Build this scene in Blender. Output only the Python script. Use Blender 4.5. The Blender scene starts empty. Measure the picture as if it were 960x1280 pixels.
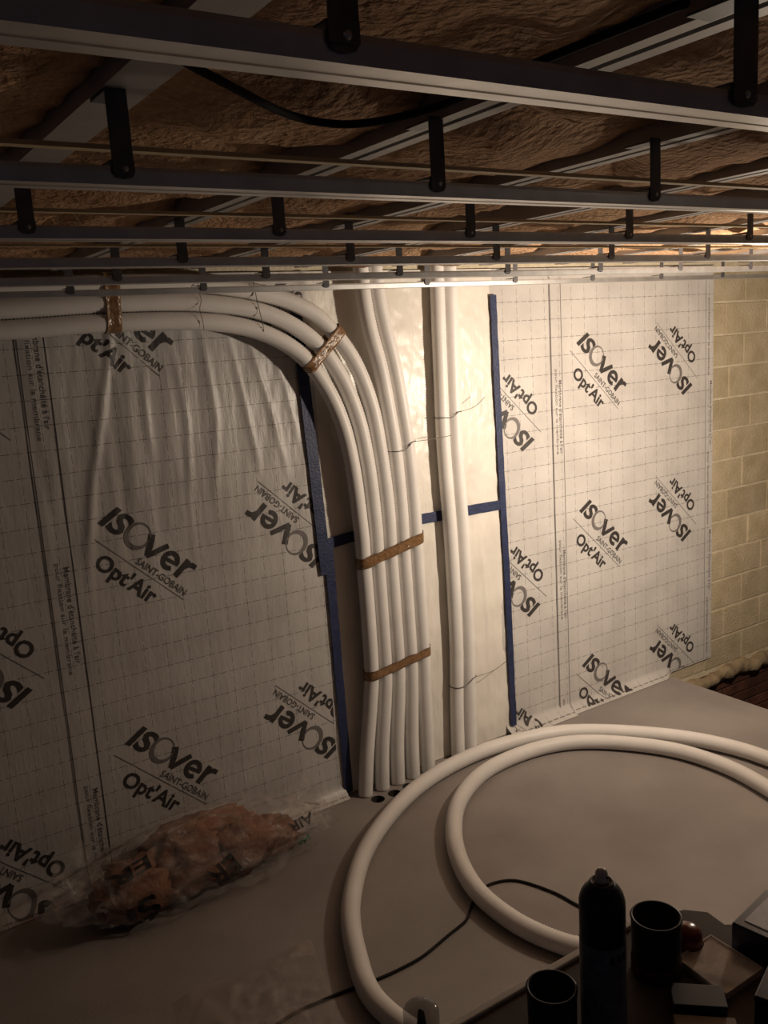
import bpy, bmesh, math, random
from mathutils import Vector, Matrix, noise
from mathutils.bvhtree import BVHTree
random.seed(7)
scene = bpy.context.scene
COL = scene.collection

# ------------------------------------------------------------------ camera
# world: X along the back wall (to the right), Y into the wall (wall face at 0), Z up, floor at 0, metres
CAM = Vector((0.0, -3.6, 2.195))
RIGHT = Vector((0.8322773, -0.5509608, -0.0612916))
UP = Vector((0.1550309, 0.1251744, 0.9799473))
FWD = Vector((0.5322405, 0.8250900, -0.1895958))
cd = bpy.data.cameras.new('camera')
cam = bpy.data.objects.new('camera', cd); COL.objects.link(cam)
m = Matrix.Identity(4)
for i in range(3):
    m[i][0] = RIGHT[i]; m[i][1] = UP[i]; m[i][2] = -FWD[i]; m[i][3] = CAM[i]
cam.matrix_world = m
cd.sensor_fit = 'HORIZONTAL'; cd.sensor_width = 36.0
cd.lens = 36.0 * 1127.43 / 960.0
cd.clip_start = 0.02
scene.camera = cam

# ------------------------------------------------------------------ light
w = bpy.data.worlds.new('world'); scene.world = w; w.use_nodes = True
w.node_tree.nodes['Background'].inputs[0].default_value = (0.60, 0.60, 0.88, 1)
w.node_tree.nodes['Background'].inputs[1].default_value = 0.020
# one flood lamp just outside the frame at the right: a beam turned to the wall plus its all-round spill
LAMP = Vector((3.45, -1.62, 1.80))
for nm, typ, en in (('work_lamp_beam', 'SPOT', 122), ('work_lamp_spill', 'POINT', 40)):
    ld = bpy.data.lights.new(nm, typ); ld.energy = en; ld.color = (1.0, 0.84, 0.665); ld.shadow_soft_size = 0.05
    lo = bpy.data.objects.new(nm, ld); COL.objects.link(lo); lo.location = LAMP
    if typ == 'SPOT':
        ld.spot_size = math.pi; ld.spot_blend = 0.8
        lo.rotation_euler = (Vector((4.05, 0.0, 2.05)) - LAMP).to_track_quat('-Z', 'Y').to_euler()
vs = scene.view_settings
vs.view_transform = 'Standard'; vs.look = 'None'; vs.gamma = 1.0; vs.use_curve_mapping = False
vs.exposure = 0.0

# ------------------------------------------------------------------ helpers
def tag(o, label=None, cat=None, group=None, kind=None):
    if label: o['label'] = label
    if cat: o['category'] = cat
    if group: o['group'] = group
    if kind: o['kind'] = kind
    return o

def empty(name, loc=(0, 0, 0)):
    o = bpy.data.objects.new(name, None); COL.objects.link(o); o.location = loc
    o.empty_display_size = 0.05
    return o

def mesh_obj(name, verts, faces, mat, parent=None, smooth=False, loc=None):
    me = bpy.data.meshes.new(name)
    me.from_pydata([tuple(v) for v in verts], [], faces)
    if mat is not None:
        for mm in (mat if isinstance(mat, (list, tuple)) else [mat]): me.materials.append(mm)
    if smooth:
        me.polygons.foreach_set('use_smooth', [True] * len(me.polygons))
    me.update()
    o = bpy.data.objects.new(name, me); COL.objects.link(o)
    if parent is not None: o.parent = parent
    if loc is not None: o.location = loc
    return o

def bm_obj(name, bm, mat, parent=None, smooth=False, loc=None):
    me = bpy.data.meshes.new(name); bm.to_mesh(me); bm.free()
    if mat is not None:
        for mm in (mat if isinstance(mat, (list, tuple)) else [mat]): me.materials.append(mm)
    if smooth:
        me.polygons.foreach_set('use_smooth', [True] * len(me.polygons))
    o = bpy.data.objects.new(name, me); COL.objects.link(o)
    if parent is not None: o.parent = parent
    if loc is not None: o.location = loc
    return o

def box_bm(x0, x1, y0, y1, z0, z1, bevel=0.0):
    bm = bmesh.new()
    bmesh.ops.create_cube(bm, size=1.0)
    for v in bm.verts:
        v.co = Vector(((x0 + x1) / 2 + v.co.x * (x1 - x0), (y0 + y1) / 2 + v.co.y * (y1 - y0), (z0 + z1) / 2 + v.co.z * (z1 - z0)))
    if bevel > 0:
        bmesh.ops.bevel(bm, geom=bm.edges[:], offset=bevel, segments=2, affect='EDGES', profile=0.5)
    return bm

def box(name, x0, x1, y0, y1, z0, z1, mat, parent=None, bevel=0.0, loc=None):
    return bm_obj(name, box_bm(x0, x1, y0, y1, z0, z1, bevel), mat, parent, loc=loc)

def lathe(name, prof, mat, parent=None, seg=32, loc=None, cap=True):
    vs_, fs = [], []
    for r, z in prof:
        for k in range(seg):
            a = 2 * math.pi * k / seg
            vs_.append((r * math.cos(a), r * math.sin(a), z))
    n = len(prof)
    for i in range(n - 1):
        for k in range(seg):
            k2 = (k + 1) % seg
            fs.append((i * seg + k, i * seg + k2, (i + 1) * seg + k2, (i + 1) * seg + k))
    if cap:
        fs.append(tuple(reversed(range(seg))))
        fs.append(tuple((n - 1) * seg + k for k in range(seg)))
    return mesh_obj(name, vs_, fs, mat, parent, smooth=True, loc=loc)

def spline(pts, step):
    pts = [Vector(p) for p in pts]
    ext = [pts[0] * 2 - pts[1]] + pts + [pts[-1] * 2 - pts[-2]]
    dense = []
    for i in range(1, len(ext) - 2):
        p0, p1, p2, p3 = ext[i - 1:i + 3]
        for k in range(40):
            t = k / 40
            dense.append(0.5 * ((2 * p1) + (p2 - p0) * t + (2 * p0 - 5 * p1 + 4 * p2 - p3) * t * t + (3 * p1 - p0 - 3 * p2 + p3) * t ** 3))
    dense.append(pts[-1])
    out = [dense[0]]; acc = 0.0; nxt = step
    for a, b in zip(dense, dense[1:]):
        l = (b - a).length
        while acc + l >= nxt:
            out.append(a.lerp(b, (nxt - acc) / l)); nxt += step
        acc += l
    return out

def tube_geo(path, radii, seg, hollow=False):
    n = len(path); vs_, fs = [], []
    t = (path[1] - path[0]).normalized()
    u = t.orthogonal().normalized()
    for i in range(n):
        a = path[max(i - 1, 0)]; b = path[min(i + 1, n - 1)]
        t2 = (b - a).normalized()
        u = (u - t2 * u.dot(t2)).normalized()
        v = t2.cross(u)
        r = radii[i] if isinstance(radii, list) else radii
        for k in range(seg):
            an = 2 * math.pi * k / seg
            vs_.append(path[i] + (u * math.cos(an) + v * math.sin(an)) * r)
    for i in range(n - 1):
        for k in range(seg):
            k2 = (k + 1) % seg
            fs.append((i * seg + k, i * seg + k2, (i + 1) * seg + k2, (i + 1) * seg + k))
    fs.append(tuple(reversed(range(seg)))); fs.append(tuple((n - 1) * seg + k for k in range(seg)))
    return vs_, fs

def tube(name, pts, r, mat, parent=None, step=0.01, seg=8):
    p = spline(pts, step)
    vs_, fs = tube_geo(p, r, seg)
    return mesh_obj(name, vs_, fs, mat, parent, smooth=True)

def duct(name, pts, mat, r=0.0375, pitch=0.013, seg=20):
    p = spline(pts, pitch / 2)
    radii = [r if i % 2 == 0 else r - 0.0034 for i in range(len(p))]
    vs_, fs = tube_geo(p, radii, seg)
    return mesh_obj(name, vs_, fs, mat, None, smooth=True)

def fbm(x, y, z, o=3):
    s, a, t = 0.0, 1.0, 0.0
    for i in range(o):
        s += a * noise.noise(Vector((x, y, z))); t += a
        x *= 2.03; y *= 2.03; z *= 2.03; a *= 0.5
    return s / t

ORD = ['first', 'second', 'third', 'fourth', 'fifth', 'sixth', 'seventh', 'eighth', 'ninth', 'tenth', 'eleventh', 'twelfth', 'thirteenth', 'fourteenth']

# ------------------------------------------------------------------ materials
def mat_base(name, col, rough=0.6, metal=0.0, spec=0.5):
    mt = bpy.data.materials.new(name); mt.use_nodes = True
    b = mt.node_tree.nodes['Principled BSDF']
    b.inputs['Base Color'].default_value = (*col, 1); b.inputs['Roughness'].default_value = rough
    b.inputs['Metallic'].default_value = metal
    b.inputs['Specular IOR Level'].default_value = spec
    return mt, mt.node_tree.nodes, mt.node_tree.links, b

def noisy(name, c1, c2, scale, rough=0.7, metal=0.0, bump=0.0, bscale=60, detail=4, spec=0.4, random_obj=0.0, bdist=0.01):
    mt, N, L, b = mat_base(name, c1, rough, metal, spec)
    g = N.new('ShaderNodeNewGeometry')
    nz = N.new('ShaderNodeTexNoise'); nz.inputs['Scale'].default_value = scale; nz.inputs['Detail'].default_value = detail
    L.new(g.outputs['Position'], nz.inputs['Vector'])
    rp = N.new('ShaderNodeValToRGB'); rp.color_ramp.elements[0].position = 0.35; rp.color_ramp.elements[1].position = 0.65
    rp.color_ramp.elements[0].color = (*c1, 1); rp.color_ramp.elements[1].color = (*c2, 1)
    L.new(nz.outputs['Fac'], rp.inputs['Fac'])
    out = rp.outputs['Color']
    if random_obj > 0:
        oi = N.new('ShaderNodeObjectInfo')
        mr = N.new('ShaderNodeMapRange'); mr.inputs['To Min'].default_value = 1 - random_obj; mr.inputs['To Max'].default_value = 1 + random_obj
        L.new(oi.outputs['Random'], mr.inputs['Value'])
        hs = N.new('ShaderNodeHueSaturation'); L.new(mr.outputs[0], hs.inputs['Value']); L.new(out, hs.inputs['Color'])
        out = hs.outputs['Color']
    L.new(out, b.inputs['Base Color'])
    if bump > 0:
        n2 = N.new('ShaderNodeTexNoise'); n2.inputs['Scale'].default_value = bscale; n2.inputs['Detail'].default_value = 5
        L.new(g.outputs['Position'], n2.inputs['Vector'])
        bp = N.new('ShaderNodeBump'); bp.inputs['Strength'].default_value = bump; bp.inputs['Distance'].default_value = bdist
        L.new(n2.outputs['Fac'], bp.inputs['Height']); L.new(bp.outputs['Normal'], b.inputs['Normal'])
    return mt

def membrane_material(name, c1, c2, grid=True, rough=0.38):
    mt, N, L, b = mat_base(name, c1, rough, 0, 0.45)
    g = N.new('ShaderNodeNewGeometry')
    sp = N.new('ShaderNodeSeparateXYZ'); L.new(g.outputs['Position'], sp.inputs[0])
    nz = N.new('ShaderNodeTexNoise'); nz.inputs['Scale'].default_value = 4.5; nz.inputs['Detail'].default_value = 5
    L.new(g.outputs['Position'], nz.inputs['Vector'])
    rp = N.new('ShaderNodeValToRGB'); rp.color_ramp.elements[0].position = 0.32; rp.color_ramp.elements[1].position = 0.68
    rp.color_ramp.elements[0].color = (*c1, 1); rp.color_ramp.elements[1].color = (*c2, 1)
    L.new(nz.outputs['Fac'], rp.inputs['Fac'])
    col = rp.outputs['Color']
    def M(op, a, bv=None, c=None):
        n = N.new('ShaderNodeMath'); n.operation = op
        for i, q in enumerate((a, bv, c)):
            if q is None: continue
            if isinstance(q, (int, float)): n.inputs[i].default_value = q
            else: L.new(q, n.inputs[i])
        return n.outputs[0]
    if grid:
        G = 0.0966
        def line(a, along, off, wd, dash, duty):
            fr = M('FRACT', M('ADD', M('DIVIDE', a, G), off))
            ln = M('LESS_THAN', M('ABSOLUTE', M('SUBTRACT', fr, 0.5)), wd)
            ds = M('LESS_THAN', M('FRACT', M('DIVIDE', along, dash)), duty)
            return M('MULTIPLY', ln, ds)
        lx = line(sp.outputs['X'], sp.outputs['Z'], 0.30, 0.011, 0.0483, 0.72)
        lz = line(sp.outputs['Z'], sp.outputs['X'], 0.35, 0.015, 0.0483, 0.80)
        mk = M('MULTIPLY', M('MAXIMUM', lx, lz), 0.72)
        mx = N.new('ShaderNodeMix'); mx.data_type = 'RGBA'
        L.new(mk, mx.inputs['Factor']); L.new(col, mx.inputs['A']); mx.inputs['B'].default_value = (0.08, 0.07, 0.07, 1)
        col = mx.outputs['Result']
    L.new(col, b.inputs['Base Color'])
    n2 = N.new('ShaderNodeTexNoise'); n2.inputs['Scale'].default_value = 40; n2.inputs['Detail'].default_value = 6
    mp = N.new('ShaderNodeMapping'); mp.inputs['Scale'].default_value = (1.6, 1, 0.35)
    L.new(g.outputs['Position'], mp.inputs['Vector']); L.new(mp.outputs[0], n2.inputs['Vector'])
    bp = N.new('ShaderNodeBump'); bp.inputs['Strength'].default_value = 0.35; bp.inputs['Distance'].default_value = 0.006
    L.new(n2.outputs['Fac'], bp.inputs['Height']); L.new(bp.outputs['Normal'], b.inputs['Normal'])
    return mt

def film_material(name, col, alpha, rough=0.18, bump=0.5, bscale=14):
    mt = bpy.data.materials.new(name); mt.use_nodes = True
    N, L = mt.node_tree.nodes, mt.node_tree.links
    b = N['Principled BSDF']; b.inputs['Base Color'].default_value = (*col, 1); b.inputs['Roughness'].default_value = rough
    g = N.new('ShaderNodeNewGeometry')
    nz = N.new('ShaderNodeTexNoise'); nz.inputs['Scale'].default_value = bscale; nz.inputs['Detail'].default_value = 5; nz.inputs['Distortion'].default_value = 1.2
    L.new(g.outputs['Position'], nz.inputs['Vector'])
    bp = N.new('ShaderNodeBump'); bp.inputs['Strength'].default_value = bump; bp.inputs['Distance'].default_value = 0.03
    L.new(nz.outputs['Fac'], bp.inputs['Height']); L.new(bp.outputs['Normal'], b.inputs['Normal'])
    rp = N.new('ShaderNodeMapRange'); rp.inputs['From Min'].default_value = 0.42; rp.inputs['From Max'].default_value = 0.68
    rp.inputs['To Min'].default_value = alpha * 0.6; rp.inputs['To Max'].default_value = min(1, alpha * 1.6)
    L.new(nz.outputs['Fac'], rp.inputs['Value']); L.new(rp.outputs[0], b.inputs['Alpha'])
    return mt

MEMB = membrane_material('printed_membrane', (0.50, 0.475, 0.455), (0.60, 0.575, 0.55))
BARE = membrane_material('bare_membrane', (0.70, 0.66, 0.60), (0.82, 0.78, 0.71), grid=False, rough=0.33)
INK = mat_base('ink', (0.045, 0.039, 0.037), 0.5)[0]
INK2 = mat_base('ink_light', (0.17, 0.155, 0.15), 0.5)[0]
INK3 = mat_base('ink_small', (0.10, 0.09, 0.09), 0.5)[0]
SEAMLINE = mat_base('seam_line', (0.06, 0.055, 0.06), 0.5)[0]
BLUE = noisy('blue_tape', (0.018, 0.027, 0.075), (0.027, 0.037, 0.098), 30, 0.5, bump=0.25, bscale=80)
DUCT = noisy('duct_plastic', (0.80, 0.77, 0.74), (0.85, 0.82, 0.79), 9, 0.42)
COILM = noisy('coil_plastic', (0.78, 0.75, 0.72), (0.83, 0.80, 0.77), 6, 0.45)
BTAPE = noisy('brown_tape', (0.20, 0.105, 0.045), (0.27, 0.15, 0.07), 45, 0.16, bump=0.5, bscale=70, spec=0.7)
WIRE = mat_base('wire', (0.12, 0.11, 0.10), 0.4, 0.7)[0]
CONC = noisy('concrete_floor', (0.26, 0.23, 0.215), (0.32, 0.287, 0.268), 2.2, 0.78, bump=0.15, bscale=90, detail=8)
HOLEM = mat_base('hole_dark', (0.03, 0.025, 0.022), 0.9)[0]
BLOCKM = noisy('concrete_block', (0.42, 0.345, 0.22), (0.52, 0.435, 0.30), 7, 0.85, bump=0.6, bscale=70, random_obj=0.12)
MORTAR = noisy('mortar', (0.56, 0.48, 0.34), (0.66, 0.58, 0.43), 12, 0.9, bump=0.6, bscale=60)
FOAM = noisy('mortar_lip', (0.24, 0.18, 0.11), (0.33, 0.26, 0.16), 14, 0.9, bump=0.7, bscale=40)
REDBR = noisy('dark_red_brick', (0.06, 0.022, 0.014), (0.11, 0.04, 0.024), 9, 0.9, bump=0.5, bscale=40, random_obj=0.15)
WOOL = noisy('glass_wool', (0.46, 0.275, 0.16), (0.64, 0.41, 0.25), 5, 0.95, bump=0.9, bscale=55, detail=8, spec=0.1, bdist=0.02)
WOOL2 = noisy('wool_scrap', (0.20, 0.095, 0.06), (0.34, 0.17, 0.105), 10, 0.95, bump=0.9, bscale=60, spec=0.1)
STEEL = noisy('galvanised_steel', (0.50, 0.49, 0.48), (0.60, 0.59, 0.58), 18, 0.36, metal=0.85)
STEELD = noisy('dark_steel', (0.10, 0.10, 0.11), (0.16, 0.16, 0.17), 20, 0.45, metal=0.7)
JOISTM = noisy('joist_steel', (0.42, 0.40, 0.39), (0.50, 0.48, 0.46), 12, 0.5, metal=0.3)
LATHM = noisy('lath_wood', (0.72, 0.58, 0.34), (0.80, 0.66, 0.42), 20, 0.6)
CABLEM = mat_base('cable_black', (0.02, 0.018, 0.018), 0.8, 0, 0.15)[0]
CEILB = mat_base('ceiling_dark_board', (0.07, 0.05, 0.035), 0.9)[0]
SIDEW = noisy('side_wall', (0.42, 0.36, 0.26), (0.50, 0.43, 0.31), 6, 0.9)

# ------------------------------------------------------------------ the setting
# floor slab with a stair opening at the right (edge at X 4.35) and round sleeves cut beside the ducts
HOLES = [(2.09, -0.145), (2.185, -0.15), (2.28, -0.14), (2.385, -0.135), (2.871, -0.055), (2.975, -0.05), (3.065, -0.05)]
bm = bmesh.new()
def loop(pts):
    vs_ = [bm.verts.new((p[0], p[1], 0)) for p in pts]
    return [bm.edges.new((vs_[i], vs_[(i + 1) % len(vs_)])) for i in range(len(vs_))]
rects = [(-4.0, 2.0, -6.0, 0.12), (2.0, 3.2, -6.0, -0.24), (3.2, 4.35, -6.0, 0.12)]
for x0, x1, y0, y1 in rects:
    bm.faces.new([bm.verts.new(q) for q in ((x0, y0, 0), (x1, y0, 0), (x1, y1, 0), (x0, y1, 0))])
hr = 0.034
edges = loop([(2.0, -0.24), (3.2, -0.24), (3.2, 0.12), (2.0, 0.12)])
for hx, hy in HOLES:
    edges += loop([(hx + hr * math.cos(a * math.pi / 10), hy + hr * math.sin(a * math.pi / 10)) for a in range(20)])
bmesh.ops.triangle_fill(bm, edges=edges, use_beauty=True, use_dissolve=False, normal=(0, 0, 1))
for x0, x1, y0, y1, z0, z1 in [(4.35, 4.35, -6.0, 0.12, -0.22, 0)]:
    bm.faces.new([bm.verts.new(q) for q in ((x0, y0, z0), (x0, y1, z0), (x0, y1, z1), (x0, y0, z1))])
bm.faces.new([bm.verts.new(q) for q in ((-4, -6, -0.22), (-4, 0.12, -0.22), (4.35, 0.12, -0.22), (4.35, -6, -0.22))])
bmesh.ops.recalc_face_normals(bm, faces=bm.faces[:])
floor = bm_obj('floor', bm, CONC); tag(floor, kind='structure')
for hx, hy in HOLES:                                    # dark duct sleeves sunk into the slab
    vs_, fs = [], []
    for z in (0.001, -0.12):
        for k in range(20):
            a = k * math.pi / 10; vs_.append((hx + hr * math.cos(a), hy + hr * math.sin(a), z))
    for k in range(20): fs.append((k, 20 + k, 20 + (k + 1) % 20, (k + 1) % 20))
    fs.append(tuple(range(20, 40)))
    mesh_obj('floor_sleeve', vs_, fs, HOLEM, floor, smooth=False)

# back wall: mortar bed with real blocks in front of it where they can be seen
wb = box('wall_back', -4.0, 7.2, 0.004, 0.14, -0.12, 2.75, MORTAR); tag(wb, kind='structure')
row_h, blk = 0.197, 0.40
for r in range(13):
    z0 = -0.085 + r * row_h
    off = (0.13 if r % 2 else 0.33) + random.uniform(-0.05, 0.05)
    x = 4.42 + off - blk
    while x < 6.6:
        jx = random.uniform(0.006, 0.014)
        w_ = blk + random.uniform(-0.02, 0.03)
        b_ = box_bm(x + jx / 2, x + w_ - jx / 2, -random.uniform(0.0, 0.005), 0.05, z0 + 0.006 + random.uniform(0, .004), z0 + row_h - 0.006, 0.003)
        bm_obj('concrete_block', b_, BLOCKM, wb)
        x += w_
# lower wall of the stair opening
wl = box('wall_lower', 4.0, 7.2, 0.03, 0.14, -2.6, -0.12, mat_base('dark_joint', (0.045, 0.02, 0.013), 0.9)[0]); tag(wl, kind='structure')
for r in range(12):
    for c in range(8):
        x0 = 4.36 + c * 0.25 + (0.12 if r % 2 else 0)
        bm_obj('brick', box_bm(x0, x0 + 0.235, 0.022, 0.06, -0.27 - r * 0.075, -0.207 - r * 0.075, 0.004), REDBR, wl)
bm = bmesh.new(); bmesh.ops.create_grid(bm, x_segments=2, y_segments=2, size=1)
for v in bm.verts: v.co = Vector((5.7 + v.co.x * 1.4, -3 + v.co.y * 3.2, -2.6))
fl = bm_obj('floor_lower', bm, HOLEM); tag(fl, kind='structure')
# rough mortar lip along the foot of the block wall
vs_, fs = [], []; NX, NA = 150, 10
for i in range(NX + 1):
    x = 4.36 + i * 0.016
    for a in range(NA):
        an = 2 * math.pi * a / NA
        n1 = fbm(x * 9, a * 0.6, 1.3, 3); n2 = fbm(x * 5, 4.2, 0.3, 2)
        ry = 0.045 * (1 + 0.9 * n1); rz = 0.055 * (1 + 0.8 * n1 + 0.5 * n2)
        zc = -0.145 + 0.035 * n2
        vs_.append((x, 0.0 + ry * math.cos(an), zc + rz * math.sin(an)))
for i in range(NX):
    for a in range(NA):
        a2 = (a + 1) % NA
        fs.append((i * NA + a, i * NA + a2, (i + 1) * NA + a2, (i + 1) * NA + a))
lip = mesh_obj('trim_1', vs_, fs, FOAM, None, smooth=True); tag(lip, kind='structure')

wr = box('wall_right', 7.2, 7.35, -6, 0.14, -2.6, 2.75, SIDEW); tag(wr, kind='structure')
ce = box('ceiling', -4, 7.2, -6, 0.14, 2.70, 2.78, CEILB); tag(ce, kind='structure')

# ------------------------------------------------------------------ ceiling: joist rails, wool, furring rails, hangers
JX = [0.395 + 0.4955 * k for k in range(-2, 12)]
jn = 0
for k, x in enumerate(JX):
    # grooved channel seen from below (profile in X/Z), running towards the wall
    solid = k in (2,)
    hw = 0.031
    if solid: pr = [(-hw, 0.05), (-hw, 0), (hw, 0), (hw, 0.05)]
    else: pr = [(-hw, 0.05), (-hw, 0), (-0.007, 0), (-0.007, 0.012), (0.007, 0.012), (0.007, 0), (hw, 0), (hw, 0.05)]
    vs_, fs = [], []; n = len(pr)
    for y in (-4.2, -0.16):
        for px, pz in pr: vs_.append((x + px, y, 2.503 + pz))
    for i in range(n): fs.append((i, (i + 1) % n, n + (i + 1) % n, n + i))
    o = mesh_obj('ceiling_joist', vs_, fs, JOISTM)
    tag(o, 'grey %s ceiling joist running to the wall above the rails, %s from the left' % ('flat' if solid else 'grooved', ORD[k]), 'joist', 'joists above the ceiling rails')
    # mineral wool in the bay to the right of this joist
    if k < len(JX) - 1:
        x0, x1 = x + 0.004, JX[k + 1] - 0.004
        nx, ny = 14, 110
        vs_, fs = [], []
        for j in range(ny + 1):
            y = -4.15 + (4.15 - 0.15) * j / ny
            for i in range(nx + 1):
                u = i / nx; xx = x0 + (x1 - x0) * u
                edge = min(u, 1 - u) * 2
                sag = 0.035 * (edge ** 0.5) * (0.55 + 0.9 * fbm(xx * 1.7, y * 1.9, k * 3.1, 2))
                cr = 0.05 * max(0, 0.12 - abs(fbm(xx * 1.3 + 5, y * 1.5, k * 1.7, 2))) / 0.12     # deep creases between pieces
                z = 2.532 - sag * 1.2 + cr * 0.7 + 0.020 * fbm(xx * 12, y * 12, 2.0, 4)
                vs_.append((xx, y, max(z, 2.480) if 0 < i < nx else 2.56))
        W_ = nx + 1
        for j in range(ny):
            for i in range(nx):
                a = j * W_ + i; fs.append((a, a + 1, a + W_ + 1, a + W_))
        base = len(vs_)                                    # flat top so the batt has thickness
        vs_ += [(x0, -4.15, 2.69), (x1, -4.15, 2.69), (x1, -0.15, 2.69), (x0, -0.15, 2.69)]
        fs += [(base, base + 3, base + 2, base + 1)]
        fs += [tuple([base, base + 1] + [i for i in range(nx, -1, -1)]), tuple([base + 2, base + 3] + [ny * W_ + i for i in range(nx + 1)])]
        fs += [tuple([base + 3, base] + [j * W_ for j in range(ny + 1)]), tuple([base + 1, base + 2] + [j * W_ + nx for j in range(ny, -1, -1)])]
        o = mesh_obj('glass_wool_batt', vs_, fs, WOOL, None, smooth=True)
        tag(o, 'brown glass wool batt between two ceiling joists, in the %s bay from the left' % ORD[k], 'insulation', 'glass wool batts in the ceiling')

RY = [-2.97, -2.455, -1.94, -1.425, -0.91, -0.395]
ZR = 2.395
WHICH = ['nearest the camera', 'second from the camera', 'third from the camera', 'fourth from the camera', 'fifth from the camera', 'closest to the wall']
RNAME = ['nearest', 'second', 'third', 'fourth', 'fifth', 'sixth']
HR = [(2, 4), (2, 6), (2, 8), (3, 10), (3, 11), (3, 12)]      # first and last joist that carries a hanger, rail by rail
pr = [(-0.0225, 0), (-0.006, 0), (-0.004, 0.0009), (0.004, 0.0009), (0.006, 0), (0.0225, 0), (0.0245, 0.016), (0.0245, 0.021), (0.017, 0.021), (0.017, 0.0195), (0.0225, 0.0185),
      (0.0208, 0.0018), (-0.0208, 0.0018), (-0.0225, 0.0185), (-0.017, 0.0195), (-0.017, 0.021), (-0.0245, 0.021), (-0.0245, 0.016)]
hang_mesh = None
for i, y in enumerate(RY):
    vs_, fs = [], []; n = len(pr)
    for x in (-1.2, 7.0):
        for py, pz in pr: vs_.append((x, y + py, ZR + pz))
    for a in range(n): fs.append((a, n + a, n + (a + 1) % n, (a + 1) % n))
    fs.append(tuple(range(n))); fs.append(tuple(reversed(range(n, 2 * n))))
    o = mesh_obj('ceiling_rail', vs_, fs, STEEL)
    tag(o, 'long galvanised steel ceiling rail parallel to the back wall, the one %s' % WHICH[i], 'rail', 'steel ceiling rails')
    # thin pale lath just above the rail (nearer rails only)
    if i in (1, 2, 3):
        o = box('wooden_lath', -1.2, 7.0, y + 0.034, y + 0.050, ZR + 0.052, ZR + 0.058, LATHM)
        tag(o, 'thin pale yellow wooden lath strung above the ceiling rail %s' % WHICH[i], 'lath', 'laths above the ceiling rails')
    hn = 0
    for k, x in enumerate(JX):
        if not HR[i][0] <= k <= HR[i][1]: continue
        h = empty('ceiling_hanger', (x + {2: -0.015, 3: -0.038, 4: -0.056}.get(k, -0.036), y, ZR))  # X shifts stand in for scaling about the camera, fitted to image pixels
        hw = 0.0145 + (0.0065 if i == 0 and k > 2 else 0)
        if True:
            bm = box_bm(-hw * 0.92, hw * 0.92, -0.0285, -0.0270, 0.012, 0.112, 0.0006)
            bm_obj('strap', bm, STEELD, h)
            b2 = box_bm(-hw * 0.92, hw * 0.92, -0.0270, 0.030, 0.1045, 0.1075, 0.0006); bm_obj('top_flange', b2, STEELD, h)
            # clip that grips the rail: rounded front tongue and a bridge over the rail
            vs2, fs2 = [], []
            prof = [(-hw, 0.028), (-hw, 0.014), (-hw * 0.7, 0.008), (0, 0.006), (hw * 0.7, 0.008), (hw, 0.014), (hw, 0.028)]
            for yy in (-0.0268, -0.0250):
                for qx, qz in prof: vs2.append((qx, yy, qz))
            q = len(prof)
            fs2.append(tuple(range(q))); fs2.append(tuple(reversed(range(q, 2 * q))))
            for a in range(q): fs2.append((a, (a + 1) % q, q + (a + 1) % q, q + a))
            clip_o = mesh_obj('clip', vs2, fs2, STEELD, h)
            b3 = box_bm(-hw, hw, -0.0268, 0.0268, 0.0262, 0.0282, 0.0004); bm_obj('bridge', b3, STEELD, h)
            if i < 3:
                sc_ = lathe('screw', [(0.001, -0.0025), (0.004, -0.002), (0.004, 0.0), (0.002, 0.002)], STEEL, clip_o, seg=10)
                sc_.rotation_euler = (math.pi / 2, 0, 0); sc_.location = (0.002, -0.0295, 0.018)
        tag(h, 'dark steel hanger on the %s ceiling rail, %s from the left on that rail' % (('rail' and RNAME[i]), ORD[hn]), 'hanger', 'hangers of the ceiling rails')
        hn += 1

# black cable sagging under the wool
o = tube('ceiling_cable', [(0.30, -2.72, 2.51), (0.397, -2.624, 2.505), (0.481, -2.567, 2.498), (0.611, -2.48, 2.492), (0.696, -2.461, 2.490), (0.743, -2.491, 2.490), (0.771, -2.547, 2.491), (0.79, -2.627, 2.494), (0.80, -2.75, 2.502), (0.83, -2.95, 2.512)], 0.0055, CABLEM, None, 0.012, 8)
tag(o, 'black cable sagging in a loop under the ceiling wool', 'cable')

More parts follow.
